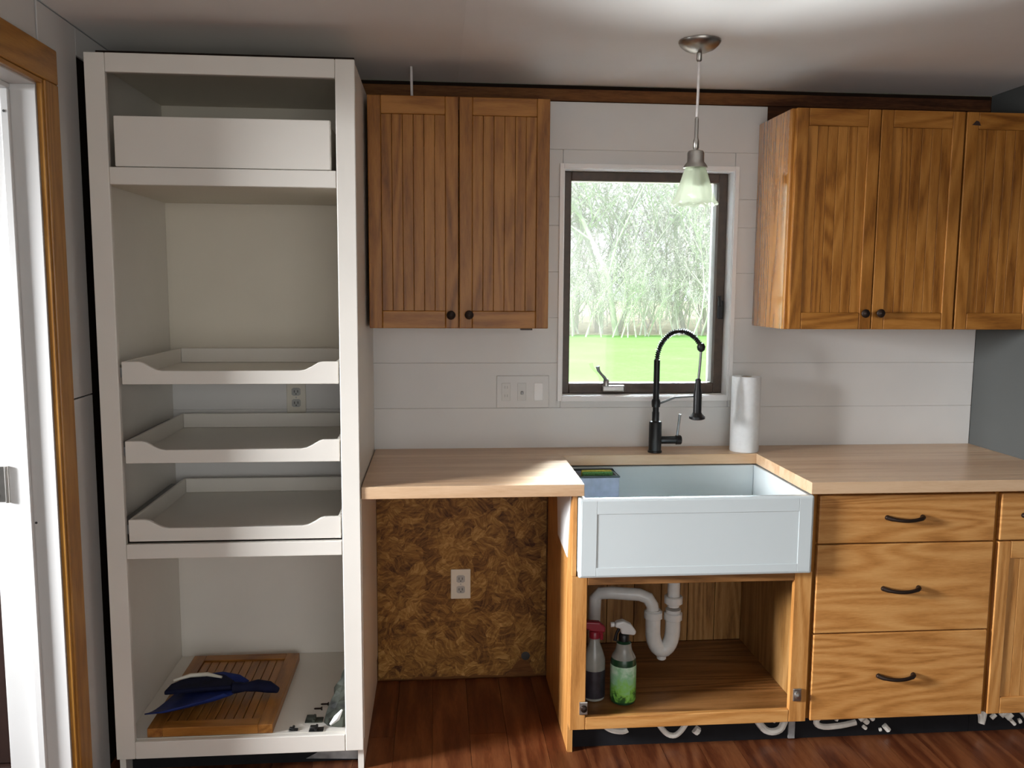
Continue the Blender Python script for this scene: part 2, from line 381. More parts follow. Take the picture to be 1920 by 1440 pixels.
# ---- left wall with a door opening, white panels toward the kitchen
DY0, DY1, DZ = -1.64, -0.80, 2.05
lw = MB()
for a in [(DY1, 0.0125, -0.02, CZ), (YB, DY0, -0.02, CZ), (DY0, DY1, DZ, CZ)]: lw.box(XL - 0.12, XL - 0.009, a[0], a[1], a[2], a[3])
lw = struct(lw.build('wall_left', 'black_gap'), 'left wall in white panels with a doorway trimmed in oak', 'wall')
def panel(y0, y1, z0, z1): bx(XL - 0.0085, XL, y0, y1, z0, z1).build('wall_panel', 'shiplap', lw, bevel=0.001, seg=1)
panel(DY1 + 0.012, -0.548, 0.0, 1.193); panel(DY1 + 0.012, -0.548, 1.197, CZ - 0.002)
panel(-0.5475, -0.014, 2.178, CZ - 0.002)
panel(DY0, DY1, DZ + 0.012, CZ - 0.002); panel(YB, DY0 - 0.012, 0.0, 1.193); panel(YB, DY0 - 0.012, 1.197, CZ - 0.002)

dr = MB()   # white jamb lining
dr.box(-0.968, XL - 0.004, DY1 - 0.012, DY1 - 0.0005, 0.0, DZ - 0.012).box(-0.968, XL - 0.004, DY0 + 0.0005, DY0 + 0.012, 0.0, DZ - 0.012).box(-0.968, XL - 0.004, DY0 + 0.0005, DY1 - 0.0005, DZ - 0.0118, DZ - 0.0005)
dr = struct(dr.build('door_1', 'jamb', bevel=0.001, seg=1), 'white lined doorway with oak casing beside the tall cabinet', 'doorway')
bx(-0.888, -0.866, DY1 - 0.026, DY1 - 0.0125, 0.0, DZ - 0.026).build('stop_strip', 'jamb', dr, bevel=0.003)
bx(-0.888, -0.866, DY0 + 0.0125, DY0 + 0.026, 0.0, DZ - 0.026).build('stop_strip', 'jamb', dr, bevel=0.003)
bx(-0.888, -0.866, DY0 + 0.0125, DY1 - 0.0125, DZ - 0.0255, DZ - 0.0123).build('stop_strip', 'jamb', dr, bevel=0.003)
def casing(y0, y1, z0, z1, mat): 
    c = bx(XL + 0.0005, XL + 0.016, y0, y1, z0, z1).build('casing', mat, dr, bevel=0.004)
    return c
casing(-0.796, -0.716, 0.0, 2.0545, 'trim_z'); casing(-1.724, -1.644, 0.0, 2.0545, 'trim_z'); casing(-1.724, -0.716, 2.055, 2.146, 'trim_y')
bx(XL - 0.003, XL + 0.011, -0.808, -0.7965, 0.0, DZ).build('casing_edge', 'trim_z', dr, bevel=0.002)
bx(XL - 0.003, XL + 0.011, -1.63, -0.797, DZ - 0.008, DZ + 0.004).build('casing_edge', 'trim_y', dr, bevel=0.002)
hg = bx(-0.975, -0.935, DY1 - 0.0145, DY1 - 0.0122, 0.932, 1.03).build('hinge', 'nickel', dr, bevel=0.004, seg=3)
MB().lathe([(0.006, 0), (0.006, 0.1)], (-0.93, DY1 - 0.017, 0.931), 10).build('hinge_barrel', 'nickel', hg)
for zz in (0.95, 0.981, 1.012): MB().lathe([(0.004, -0.0008), (0.004, 0)], (-0.956, DY1 - 0.0145, zz), 8, 'y').build('screw', 'slot', hg)
for (px, pz) in ((-0.878, 1.966), (-0.862, 0.872)): MB().lathe([(0.0035, -0.001), (0.0035, 0)], (px, DY1 - 0.0265 if px < -0.866 else DY1 - 0.0125, pz), 8, 'y').build('nail_head', 'slot', dr)

# ---- room beyond the doorway
lr = MB()
for a in [(-4.2, -4.08, -3.6, -0.12, -0.02, 0.6), (-4.2, -4.08, -3.6, -0.12, 2.2, CZ), (-4.2, -4.08, -3.6, -2.75, 0.6, 2.2), (-4.2, -4.08, -1.55, -0.12, 0.6, 2.2)]: lr.box(*a)
lr.box(-4.2, XL - 0.121, -3.72, -3.6, -0.02, CZ); lr.box(-4.08, XL - 0.121, -0.12, 0.0, -0.02, CZ)
struct(lr.build('wall_beyond', 'dim_wall'), 'walls of the dim room seen through the doorway', 'wall')
# dark furniture corner glimpsed beyond the jamb
tb = thing('side_cabinet', 'dark brown low furniture glimpsed through the doorway at the picture edge', 'furniture', (-1.28, -0.42, 0))
bx(-1.62, -0.99, -0.64, -0.14, 0.08, 0.80).build('body', 'dark_brown', tb, bevel=0.006)
bx(-1.66, -0.96, -0.68, -0.13, 0.801, 0.83).build('top', 'dark_brown', tb, bevel=0.006)
bx(-1.64, -0.97, -0.66, -0.13, 0.0, 0.079).build('plinth', 'dark_brown', tb, bevel=0.006)

# ---- window
wf = MB()
y0, y1 = 0.055, 0.10; t = 0.034
X0, X1, Z0, Z1 = 0.706, 1.344, 1.114, 1.956
wf.box(X0, X0 + t, y0, y1, Z0, Z1).box(X1 - t, X1, y0, y1, Z0, Z1).box(X0 + t, X1 - t, y0, y1, Z1 - t, Z1).box(X0 + t, X1 - t, y0, y1, Z0, Z0 + t + 0.006)
wf = struct(wf.build('window_1', 'window_brown', bevel=0.003), 'brown framed crank window above the farmhouse sink', 'window')
bx(X0 + t - 0.002, X1 - t + 0.002, 0.075, 0.079, Z0 + t, Z1 - t + 0.002).build('pane', 'glass', wf)
lin = [(WX0 - 0.004, X0 - 0.0005, WZ0, WZ1), (X1 + 0.0005, WX1 + 0.004, WZ0, WZ1), (X0 - 0.0004, X1 + 0.0004, WZ1 - 0.0075, WZ1 + 0.004), (X0 - 0.0004, X1 + 0.0004, WZ0 - 0.004, WZ0 + 0.0075)]
for a in lin: bx(a[0], a[1], -0.006, 0.128, a[2], a[3]).build('reveal', 'white_trim', wf, bevel=0.001, seg=1)
for a in [(WX0 - 0.012, WX0 + 0.004, WZ0 - 0.012, WZ1 + 0.012), (WX1 - 0.004, WX1 + 0.012, WZ0 - 0.012, WZ1 + 0.012), (WX0 + 0.0042, WX1 - 0.0042, WZ1 - 0.004, WZ1 + 0.012), (WX0 + 0.0042, WX1 - 0.0042, WZ0 - 0.014, WZ0 + 0.004)]:
    bx(a[0], a[1], -0.014, -0.0062, a[2], a[3]).build('window_lip', 'white_trim', wf, bevel=0.001, seg=1)
# screen channel on the hinge side, white
bx(X1 - t - 0.016, X1 - t - 0.001, 0.080, 0.095, Z0 + t + 0.008, Z1 - t - 0.002).build('sash_edge', 'white_trim', wf)
# crank
ck = MB().box(0.868, 0.955, 0.030, 0.0545, 1.122, 1.148).build('crank_base', 'steel', wf, bevel=0.006, seg=3)
MB().lathe([(0.012, 0), (0.012, 0.02), (0.008, 0.026)], (0.882, 0.036, 1.146), 14).build('crank_hub', 'steel', ck)
MB().tube([(0.882, 0.032, 1.165), (0.872, 0.022, 1.180), (0.856, 0.012, 1.196), (0.846, 0.008, 1.208), (0.842, 0.006, 1.224)], [0.007, 0.006, 0.005, 0.006, 0.008], 10).build('crank_handle', 'gray_metal', ck)
lk = bx(X1 - t + 0.006, X1 - 0.006, 0.040, 0.0545, 1.405, 1.475).build('sash_lock', 'black', wf, bevel=0.004)
MB().tube([(X1 - 0.02, 0.042, 1.455), (X1 - 0.026, 0.026, 1.475), (X1 - 0.03, 0.022, 1.492)], [0.006, 0.006, 0.007], 8).build('lock_lever', 'black', lk)

# ================================================================== TALL CABINET
YT = -0.628
tc = thing('tall_cabinet', 'tall cream white pantry cabinet with open front and pull out trays', 'cabinet', (-0.375, -0.31, 0))
bx(-0.748, -0.730, YT + 0.020, -0.001, 0.0, 2.166).build('side_panel', 'white_cab', tc)
bx(-0.020, -0.002, YT + 0.020, -0.001, 0.0, 2.166).build('side_panel', 'white_cab', tc)
bx(-0.7295, -0.0205, YT + 0.020, -0.002, 2.148, 2.166).build('top_panel', 'white_in', tc)
def rail(n, x0, x1, z0, z1): bx(x0, x1, YT, YT + 0.0195, z0, z1).build(n, 'white_cab', tc, bevel=0.0025)
rail('stile', -0.750, -0.694, 0.072, 2.169); rail('stile', -0.056, 0.0, 0.072, 2.169)
rail('rail', -0.6935, -0.0565, 2.116, 2.169); rail('rail', -0.6935, -0.0565, 1.806, 1.855)
rail('rail', -0.6935, -0.0565, 0.705, 0.750); rail('rail', -0.6935, -0.0565, 0.072, 0.127)
bx(-0.7295, -0.0205, YT + 0.0202, -0.002, 0.110, 0.128).build('bottom_panel', 'white_cab', tc)
bx(-0.7295, -0.0205, YT + 0.0202, -0.002, 0.706, 0.722).build('shelf', 'white_in', tc)
bx(-0.7295, -0.0205, YT + 0.0202, -0.002, 1.812, 1.830).build('shelf', 'white_in', tc)
bx(-0.7295, -0.0205, -0.010, -0.002, 1.275, 1.8115).build('back_panel', 'white_in', tc)
bx(-0.7295, -0.0205, -0.010, -0.002, 1.8305, 2.1475).build('back_panel', 'white_in', tc)
bx(-0.7295, -0.0205, -0.010, -0.002, 0.1285, 0.7055).build('back_panel', 'white_cab', tc)
# black strip painting the shade of the gap over the cabinet top
bx(-0.72, -0.002, YT + 0.01, YT + 0.03, 2.1695, 2.176).build('top_gap_shade', 'black_gap', tc)
# drawer above
d = bx(-0.678, -0.0715, YT + 0.004, YT + 0.022, 1.857, 1.998).build('drawer', 'white_cab', tc, bevel=0.003)
bx(-0.674, -0.668, YT + 0.0225, -0.06, 1.858, 1.985).build('drawer_side', 'white_in', d); bx(-0.085, -0.075, YT + 0.0225, -0.06, 1.858, 1.985).build('drawer_side', 'white_in', d)
bx(-0.667, -0.086, YT + 0.0225, -0.0725, 1.858, 1.866).build('drawer_bottom', 'white_in', d); bx(-0.667, -0.086, -0.072, -0.06, 1.858, 1.985).build('drawer_back', 'white_in', d)
# pull-out trays
for z in (1.231, 0.995, 0.757):
    y0 = YT + 0.006
    tr = bx(-0.676, -0.070, y0 + 0.0145, -0.055, z + 0.008, z + 0.016).build('tray', 'white_cab', tc)
    h = 0.067; lo = 0.040
    out = [(-0.686, z), (-0.060, z), (-0.060, z + h), (-0.108, z + h), (-0.120, z + h - 0.003), (-0.140, z + lo + 0.012), (-0.158, z + lo + 0.003), (-0.175, z + lo), (-0.571, z + lo), (-0.588, z + lo + 0.003), (-0.606, z + lo + 0.012), (-0.626, z + h - 0.003), (-0.638, z + h), (-0.686, z + h)]
    MB().prism(out, 'y', y0, y0 + 0.014).build('tray_front', 'white_cab', tr, bevel=0.002)
    bx(-0.686, -0.6765, y0 + 0.0145, -0.055, z, z + h).build('tray_side', 'white_cab', tr, bevel=0.002)
    bx(-0.0695, -0.060, y0 + 0.0145, -0.055, z, z + h).build('tray_side', 'white_cab', tr, bevel=0.002)
    bx(-0.676, -0.070, -0.067, -0.0555, z + 0.0165, z + h).build('tray_back', 'white_cab', tr, bevel=0.002)
    for xa, xb in ((-0.7292, -0.6866), (-0.0594, -0.0208)):
        bx(xa, xb, YT + 0.0205, -0.06, z + 0.020, z + 0.048).build('slide_rail', 'gray_metal', tr)
tk = bx(-0.7295, -0.0205, -0.555, -0.540, 0.0, 0.1095).build('toe_kick', 'kick', tc)
MB().prism([(-0.19, 0.012), (-0.025, 0.004), (-0.022, 0.10), (-0.06, 0.105), (-0.14, 0.085), (-0.10, 0.06)], 'y', -0.5565, -0.5555).build('adhesive_smear', 'smear', tk)
MB().tube([(-0.12, -0.5575, 0.09), (-0.08, -0.558, 0.07), (-0.05, -0.558, 0.08), (-0.03, -0.558, 0.05)], 0.005, 6).build('adhesive_bead', 'adhesive', tk)
bx(-0.0015, 0.0015, -0.612, -0.003, 0.105, 0.876).build('skin_panel', 'white_cab', tc)

# outlet on the wall inside the cabinet
def outlet(x, z, w, h, label, mat='ivory', slotm='slot', duplex=True):
    t = thing('wall_outlet', label, 'outlet', (x, 0, z))
    bx(x - w / 2, x + w / 2, -0.0065, -0.0008, z - h / 2, z + h / 2).build('cover_plate', mat, t, bevel=0.003, seg=3)
    for s in (1, -1):
        zc = z + s * 0.021
        r = MB().prism([(x - 0.016, zc - 0.010), (x - 0.010, zc - 0.0145), (x + 0.010, zc - 0.0145), (x + 0.016, zc - 0.010), (x + 0.016, zc + 0.010), (x + 0.010, zc + 0.0145), (x - 0.010, zc + 0.0145), (x - 0.016, zc + 0.010)], 'y', -0.0085, -0.0066).build('receptacle', slotm if slotm != 'slot' else 'slot_soft', t)
        m = MB().box(x - 0.0075, x - 0.005, -0.009, -0.0086, zc - 0.003, zc + 0.006).box(x + 0.005, x + 0.0075, -0.009, -0.0086, zc - 0.003, zc + 0.006).box(x - 0.002, x + 0.002, -0.009, -0.0086, zc - 0.010, zc - 0.006)
        m.build('slot', 'slot', r)
    MB().lathe([(0.003, -0.0075), (0.003, -0.0066)], (x, 0, z), 8, 'y').build('screw', 'slot_soft', t)
    return t
outlet(-0.286, 1.112, 0.07, 0.115, 'pale outlet on the shiplap inside the tall cabinet', 'ivory', 'slot_soft')
outlet(0.321, 0.384, 0.076, 0.117, 'ivory outlet on the strand board under the counter', 'ivory')

# things in the tall cabinet's bottom compartment: spare oak door, dustpan, debris
od = thing('cabinet_door', 'spare oak beadboard door lying flat in the tall cabinet', 'door', (-0.475, -0.33, 0.1285))
def flat_door(x0, x1, y0, y1, z0, z1, root):
    s = 0.045
    for n, a in (('stile', (x0, x0 + s, y0, y1)), ('stile', (x1 - s, x1, y0, y1))): bx(a[0], a[1], a[2], a[3], z0, z1).build(n, 'oak_y', root, bevel=0.002)
    for n, a in (('rail', (x0 + s + .0003, x1 - s - .0003, y0, y0 + s)), ('rail', (x0 + s + .0003, x1 - s - .0003, y1 - s, y1))): bx(a[0], a[1], a[2], a[3], z0, z1).build(n, 'oak_up_x', root, bevel=0.002)
    n = 10; w = (x1 - x0 - 2 * s) / n
    for k in range(n): bx(x0 + s + k * w + .001, x0 + s + (k + 1) * w - .001, y0 + s + .0005, y1 - s - .0005, z0 + 0.004, z1 - 0.006).build('bead_board', 'oak_y', root, bevel=0.0015, seg=1)
flat_door(-0.664, -0.283, -0.606, -0.075, 0.1287, 0.158, od)

dp = thing('dustpan', 'navy blue dustpan lying on the spare oak door', 'dustpan', (-0.50, -0.42, 0.15))
vs = []
def pan():
    m = MB(); top = []; 
    # grid outline from mouth (left) to handle (right)
    prof = [(-0.655, 0.115, -0.445, 0.022), (-0.60, 0.130, -0.445, 0.034), (-0.53, 0.118, -0.44, 0.044), (-0.47, 0.085, -0.425, 0.040), (-0.435, 0.045, -0.412, 0.032)]
    n = 13; rows = []
    for (x, hw, yc, h) in prof:
        r = []
        for k in range(n):
            a = -1 + 2 * k / (n - 1)
            zz = 0.1605 + h * (0.18 + 0.82 * abs(a) ** 3) + (0.012 * (1 - abs(a)) if x > -0.54 else 0)
            r.append((x + 0.03 * a, yc + hw * a, zz))
        rows.append(r)
    v = [p for r in rows for p in r]; f = [(i * n + k, i * n + k + 1, (i + 1) * n + k + 1, (i + 1) * n + k) for i in range(len(rows) - 1) for k in range(n - 1)]
    return m.add(v, f, True)
pan().build('pan', 'blue', dp, solid=0.004)
MB().prism([(-0.655, -0.39), (-0.60, -0.325), (-0.50, -0.320), (-0.45, -0.380), (-0.45, -0.42), (-0.58, -0.435), (-0.662, -0.445)], 'z', 0.185, 0.201).build('brush_block', 'navy', dp, bevel=0.006)
MB().tube([(-0.648, -0.385, 0.209), (-0.60, -0.355, 0.211), (-0.545, -0.35, 0.211), (-0.495, -0.365, 0.206)], [0.004, 0.007, 0.007, 0.004], 8).build('pale_edge', 'ivory', dp)
MB().tube([(-0.45, -0.412, 0.189), (-0.41, -0.405, 0.187), (-0.37, -0.400, 0.189), (-0.33, -0.408, 0.186), (-0.300, -0.422, 0.181)], [0.020, 0.014, 0.020, 0.019, 0.010], 12).build('handle', 'navy', dp)

bg = thing('plastic_bag', 'crumpled gray green plastic bag leaning in the tall cabinet corner', 'bag', (-0.1, -0.54, 0.1285))
m = MB(); rng = random.Random(5); n = 9; vv = []
for i in range(8):
    z = 0.132 + i * 0.0245
    w = 0.060 * (1 - i / 8.6) + 0.006
    for k in range(n):
        a = 2 * math.pi * k / n; q = 1 + 0.35 * (rng.random() - .5)
        vv.append((max(-0.132, min(-0.0225, -0.082 + 0.04 * (i / 8) + w * math.cos(a) * q)), -0.535 + 0.055 * (1 - i / 9) * math.sin(a) * q, z + 0.008 * (rng.random() - .5) * (i > 0)))
ff = [(i * n + k, i * n + (k + 1) % n, (i + 1) * n + (k + 1) % n, (i + 1) * n + k) for i in range(7) for k in range(n)] + [tuple(range(n)), tuple(7 * n + k for k in range(n))]
m.add(vv, ff, False).build('film', 'soil_gray', bg)
MB().tube([(-0.105, -0.606, 0.150), (-0.085, -0.604, 0.170), (-0.068, -0.600, 0.195)], [0.004, 0.011, 0.003], 8).build('pale_fold', 'pvc', bg)
hw = [(-0.222, -0.592, 0.010, 'black hinge scrap lying nearest the spare door edge'), (-0.150, -0.596, 0.016, 'largest black hinge scrap at the foot of the crumpled bag'), (-0.165, -0.535, 0.020, 'gray green scrap lying behind the black hinge scraps'), (-0.158, -0.44, 0.009, 'small dark screw lying farthest back on the white cabinet bottom'), (-0.176, -0.47, 0.008, 'small dark screw lying second from the back on the cabinet bottom')]
for k, (x, y, s, lb) in enumerate(hw):
    if 'screw' in lb:
        o = MB().lathe([(0.0, 0), (0.003, 0.004), (0.003, 0.022), (0.0065, 0.026), (0.0065, 0.028)], (x, y, 0.1355), 8, 'x')
        tag(o.build('screw', 'bronze'), lb, 'screw', 'scraps on the cabinet bottom')
    else:
        o = MB().box(x - s * 1.4, x + s * 1.4, y - s * .8, y + s * .8, 0.1285, 0.132).lathe([(0.0045, -s), (0.0045, s)], (x, y, 0.1365), 8, 'y').box(x - s * 1.2, x + s * .3, y - s * .5, y + s * .5, 0.1322, 0.1322 + s * .6)
        tag(o.build('hinge_scrap', 'soil_gray' if 'gray' in lb else 'black', bevel=0.001, seg=1), lb, 'scrap', 'scraps on the cabinet bottom')

# ================================================================== OAK DOORS / KNOBS
def bead_door(root, x0, x1, z0, z1, yb, yf, mz, mx, nb, knob=None, s=0.043, rl=0.058):
    d = MB().box(x0, x0 + s, yf, yb, z0, z1).box(x1 - s, x1, yf, yb, z0, z1).build('door', mz, root, bevel=0.0025)
    bx(x0 + s + .0002, x1 - s - .0002, yf, yb, z1 - rl, z1).build('rail', mx, d, bevel=0.0025)
    bx(x0 + s + .0002, x1 - s - .0002, yf, yb, z0, z0 + rl).build('rail', mx, d, bevel=0.0025)
    w = (x1 - x0 - 2 * s) / nb
    for k in range(nb): bx(x0 + s + k * w + 0.0004, x0 + s + (k + 1) * w - 0.0004, yf + 0.0045, yb - 0.002, z0 + rl, z1 - rl).build('bead_board', mz, d, bevel=0.0013)
    if knob:
        kx, kz = knob
        MB().lathe([(0.006, 0.0), (0.006, -0.008), (0.0095, -0.013), (0.0145, -0.018), (0.0150, -0.023), (0.010, -0.028), (0.0, -0.0295)], (kx, yf, kz), 18, 'y').build('knob', 'bronze', d)
    return d
YW = -0.325
uc = thing('wall_cabinet', 'oak wall cabinet with two beadboard doors between the pantry and the window', 'cabinet', (0.308, 0, 1.3825))
uz0, uz1 = 1.3825, 2.138
def ubox(root, x0, x1, z0, z1, mside='oak_up_z'):
    bx(x0, x0 + 0.016, YW + 0.041, -0.001, z0, z1).build('side_panel', mside, root)
    bx(x1 - 0.016, x1, YW + 0.041, -0.001, z0, z1).build('side_panel', 'oak_up_z', root)
    bx(x0 + .0162, x1 - .0162, YW + 0.041, -0.001, z0 + 0.008, z0 + 0.022).build('bottom_panel', 'oak_up_x', root)
    bx(x0 + .0162, x1 - .0162, YW + 0.041, -0.001, z1 - 0.022, z1 - 0.004).build('top_panel', 'oak_up_x', root)
    f = MB().box(x0, x0 + 0.04, YW + 0.0215, YW + 0.0405, z0, z1).box(x1 - 0.04, x1, YW + 0.0215, YW + 0.0405, z0, z1).box(x0 + .04, x1 - .04, YW + 0.0215, YW + 0.0405, z0, z0 + 0.04).box(x0 + .04, x1 - .04, YW + 0.0215, YW + 0.0405, z1 - 0.04, z1)
    f.build('face_frame', 'oak_up_z', root, bevel=0.001, seg=1)
ubox(uc, 0.010, 0.608, uz0, uz1)
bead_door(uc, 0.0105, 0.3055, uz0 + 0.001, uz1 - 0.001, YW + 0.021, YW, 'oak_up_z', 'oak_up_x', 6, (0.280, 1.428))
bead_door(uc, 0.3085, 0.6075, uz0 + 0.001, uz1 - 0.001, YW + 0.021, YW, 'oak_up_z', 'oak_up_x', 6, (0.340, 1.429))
# small bottom light clips
bx(0.520, 0.560, YW + 0.05, YW + 0.08, uz0 - 0.007, uz0 + 0.007).build('clip', 'bronze', uc)
tag(MB().tube([(0.152, -0.20, 2.139), (0.151, -0.2, 2.18), (0.150, -0.2, 2.2575)], 0.0045, 8).build('wire', 'cord'), 'thin white wire hanging from the ceiling above the oak cabinet beside the pantry', 'wire')

ur = thing('wall_cabinet', 'oak wall cabinet with two beadboard doors and a glossy side facing the window', 'cabinet', (1.74, 0, 1.3825))
rz1 = 2.131
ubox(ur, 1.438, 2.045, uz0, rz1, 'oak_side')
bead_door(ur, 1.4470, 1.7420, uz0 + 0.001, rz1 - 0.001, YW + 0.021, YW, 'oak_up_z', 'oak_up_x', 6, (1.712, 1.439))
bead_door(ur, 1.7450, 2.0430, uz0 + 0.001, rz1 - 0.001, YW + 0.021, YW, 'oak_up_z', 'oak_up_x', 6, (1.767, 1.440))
u3 = thing('wall_cabinet', 'oak wall cabinet with one door reaching the gray wall', 'cabinet', (2.195, 0, 1.3825))
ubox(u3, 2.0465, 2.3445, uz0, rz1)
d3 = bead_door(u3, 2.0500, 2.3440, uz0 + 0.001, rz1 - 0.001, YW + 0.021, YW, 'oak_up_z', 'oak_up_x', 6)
MB().prism([(2.068, 2.086), (2.100, 2.084), (2.092, 2.098), (2.083, 2.101)], 'y', YW - 0.0008, YW + 0.002).build('knot', 'dark_brown', d3)

# ================================================================== BASE CABINETS
YD = -0.606; CT = 0.876
def kick(root, x0, x1, beads):
    k = bx(x0, x1, -0.530, -0.515, 0.0, 0.0955).build('toe_kick', 'kick', root)
    for pts, r in beads:
        pp = [Vector((a, -0.535, b)) for a, b in pts]; q = [pp[0]]
        
        for i_ in range(len(pp) - 1):
            p0, p1, p2, p3 = pp[max(i_ - 1, 0)], pp[i_], pp[i_ + 1], pp[min(i_ + 2, len(pp) - 1)]
            for t in (.33, .67, 1.0): q.append(0.5 * (2 * p1 + (p2 - p0) * t + (2 * p0 - 5 * p1 + 4 * p2 - p3) * t * t + (3 * p1 - p0 - 3 * p2 + p3) * t ** 3))
        MB().tube(q, r * 1.45, 8).build('adhesive_bead', 'adhesive', k)
    return k
sk = thing('sink_cabinet', 'doorless oak sink base cabinet with plumbing and spray bottles inside', 'cabinet', (1.05, -0.3, 0))
MB().prism([(YD + 0.0195, 0.1), (-0.560, 0.1), (-0.560, 0.0), (-0.013, 0.0), (-0.013, 0.614), (YD + 0.0195, 0.614)], 'x', 0.656, 0.673).build('side_panel', 'oak_z', sk)
bx(0.656, 0.6705, YD + 0.0195, -0.013, 0.6145, 0.8745).build('side_panel', 'oak_z', sk)
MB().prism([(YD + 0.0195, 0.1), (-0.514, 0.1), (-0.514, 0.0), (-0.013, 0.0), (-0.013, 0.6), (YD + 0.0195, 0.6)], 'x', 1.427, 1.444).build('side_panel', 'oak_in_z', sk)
bx(0.656, 0.7065, YD, YD + 0.019, 0.1, 0.612).build('stile', 'oak_z', sk, bevel=0.002)
bx(0.656, 0.6700, YD, YD + 0.019, 0.6125, 0.8745).build('stile', 'oak_z', sk, bevel=0.001, seg=1)
bx(1.3855, 1.444, YD, YD + 0.019, 0.1, 0.612).build('stile', 'oak_z', sk, bevel=0.002)
bx(1.4315, 1.444, YD, YD + 0.019, 0.6125, 0.8745).build('stile', 'oak_up_z', sk, bevel=0.001, seg=1)
bx(0.7070, 1.3850, YD, YD + 0.019, 0.1, 0.142).build('rail', 'oak_x', sk, bevel=0.002)
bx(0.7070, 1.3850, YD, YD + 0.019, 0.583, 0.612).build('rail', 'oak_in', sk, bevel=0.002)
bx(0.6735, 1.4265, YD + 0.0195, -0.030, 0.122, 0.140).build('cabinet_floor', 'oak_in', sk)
for k in range(7):
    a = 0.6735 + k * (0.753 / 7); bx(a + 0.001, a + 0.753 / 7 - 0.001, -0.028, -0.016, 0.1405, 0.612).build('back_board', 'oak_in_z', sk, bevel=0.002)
MB().prism([(-0.575, 0.873), (-0.255, 0.873), (-0.27, 0.80), (-0.30, 0.660), (-0.52, 0.648)], 'x', 0.6535, 0.6556).build('white_patch', 'white_trim', sk)  # thin white piece on the cabinet's left side below the counter
sk.children[-1]['label'] = 'white patch on the cabinet side under the countertop'
for (hx, hz) in ((0.700, 0.175), (1.410, 0.195)):
    h = bx(hx - 0.014, hx + 0.014, YD - 0.006, YD - 0.0005, hz - 0.022, hz + 0.022).build('hinge', 'steel', sk, bevel=0.004)
    MB().lathe([(0.012, 0), (0.010, -0.008), (0, -0.010)], (hx, YD - 0.006, hz), 12, 'y').build('hinge_cup', 'steel' if hx > 1 else 'bronze', h)
kick(sk, 0.676, 1.444, [([(0.775, 0.098), (0.785, 0.075), (0.81, 0.058), (0.845, 0.052), (0.862, 0.058)], 0.0075), ([(0.957, 0.095), (0.975, 0.062), (1.0, 0.035), (1.025, 0.030), (1.045, 0.045), (1.062, 0.07), (1.075, 0.092)], 0.0065), ([(1.092, 0.05), (1.105, 0.04)], 0.010),
     ([(1.17, 0.09), (1.20, 0.08), (1.225, 0.082)], 0.004), ([(1.255, 0.085), (1.275, 0.098)], 0.005), ([(1.295, 0.095), (1.315, 0.062), (1.34, 0.035), (1.37, 0.030), (1.395, 0.045), (1.41, 0.095)], 0.0085), ([(1.33, 0.095), (1.36, 0.075), (1.37, 0.07)], 0.007)])
bx(1.418, 1.440, -0.538, -0.5305, 0.004, 0.094).build('kick_bracket', 'smear', sk)

db = thing('drawer_cabinet', 'oak base cabinet with three wide drawers and bow pulls', 'cabinet', (1.755, -0.3, 0))
def base_shell(root, x0, x1):
    for a, b in ((x0, x0 + 0.016), (x1 - 0.016, x1)):
        MB().prism([(YD + 0.0415, 0.1), (-0.514, 0.1), (-0.514, 0.0), (-0.013, 0.0), (-0.013, 0.874), (YD + 0.0415, 0.874)], 'x', a, b).build('side_panel', 'oak_z', root)
    bx(x0 + .0165, x1 - .0165, YD + 0.042, -0.014, 0.1, 0.116).build('bottom_panel', 'oak_in', root)
    f = MB().box(x0, x0 + 0.035, YD + 0.0215, YD + 0.041, 0.1, 0.874).box(x1 - 0.035, x1, YD + 0.0215, YD + 0.041, 0.1, 0.874)
    for za, zb in ((0.1, 0.135), (0.38, 0.42), (0.68, 0.72), (0.84, 0.874)): f.box(x0 + .0351, x1 - .0351, YD + 0.0215, YD + 0.041, za, zb)
    f.build('face_frame', 'oak_up_z', root)
base_shell(db, 1.4455, 2.0655)
def pull(root, xc, z, yf):
    q = []
    for k in range(13):
        a = -1 + k / 6; q.append((xc + 0.060 * a, yf - 0.006 - 0.018 * (1 - a * a) ** 0.6 * 1.0, z - 0.006 * (1 - a * a)))
    m = MB().tube(q, [0.0062 if abs(k - 6) < 5 else 0.0075 for k in range(13)], 10)
    for s in (-1, 1): m.lathe([(0.0085, 0.0), (0.0085, -0.004), (0.006, -0.010)], (xc + 0.060 * s, yf, z), 12, 'y')
    m.build('pull', 'bronze', root)
for (z0, z1, pz) in ((0.7030, 0.861, 0.787), (0.4010, 0.6985, 0.549), (0.101, 0.3970, 0.250)):
    dd = bx(1.4585, 2.0585, YD, YD + 0.021, z0, z1).build('drawer', 'oak_x', db, bevel=0.004, seg=3)
    pull(dd, 1.747, pz, YD)
rg = random.Random(11)
def blobs(x0, x1, n, big):
    L = [(big, 0.007)]
    for k in range(n):
        a = x0 + (x1 - x0) * (k + rg.random()) / n; b = 0.02 + 0.07 * rg.random(); q = rg.uniform(-0.02, 0.02)
        L.append(([(a, b), (a + abs(q) * .6 + 0.006, b + q)], rg.uniform(0.004, 0.009)))
    return L
kick(db, 1.4455, 2.0655, blobs(1.66, 1.77, 7, [(1.60, 0.09), (1.53, 0.078), (1.515, 0.055), (1.54, 0.040), (1.60, 0.042), (1.655, 0.052)]) + blobs(1.5, 1.72, 4, [(1.92, 0.095), (1.925, 0.08)]))
b3 = thing('base_cabinet', 'oak base cabinet at the picture edge with one drawer over a beadboard door', 'cabinet', (2.205, -0.3, 0))
base_shell(b3, 2.0665, 2.3445)
dd = bx(2.0775, 2.3430, YD, YD + 0.021, 0.7030, 0.861).build('drawer', 'oak_x', b3, bevel=0.004, seg=3); pull(dd, 2.215, 0.787, YD)
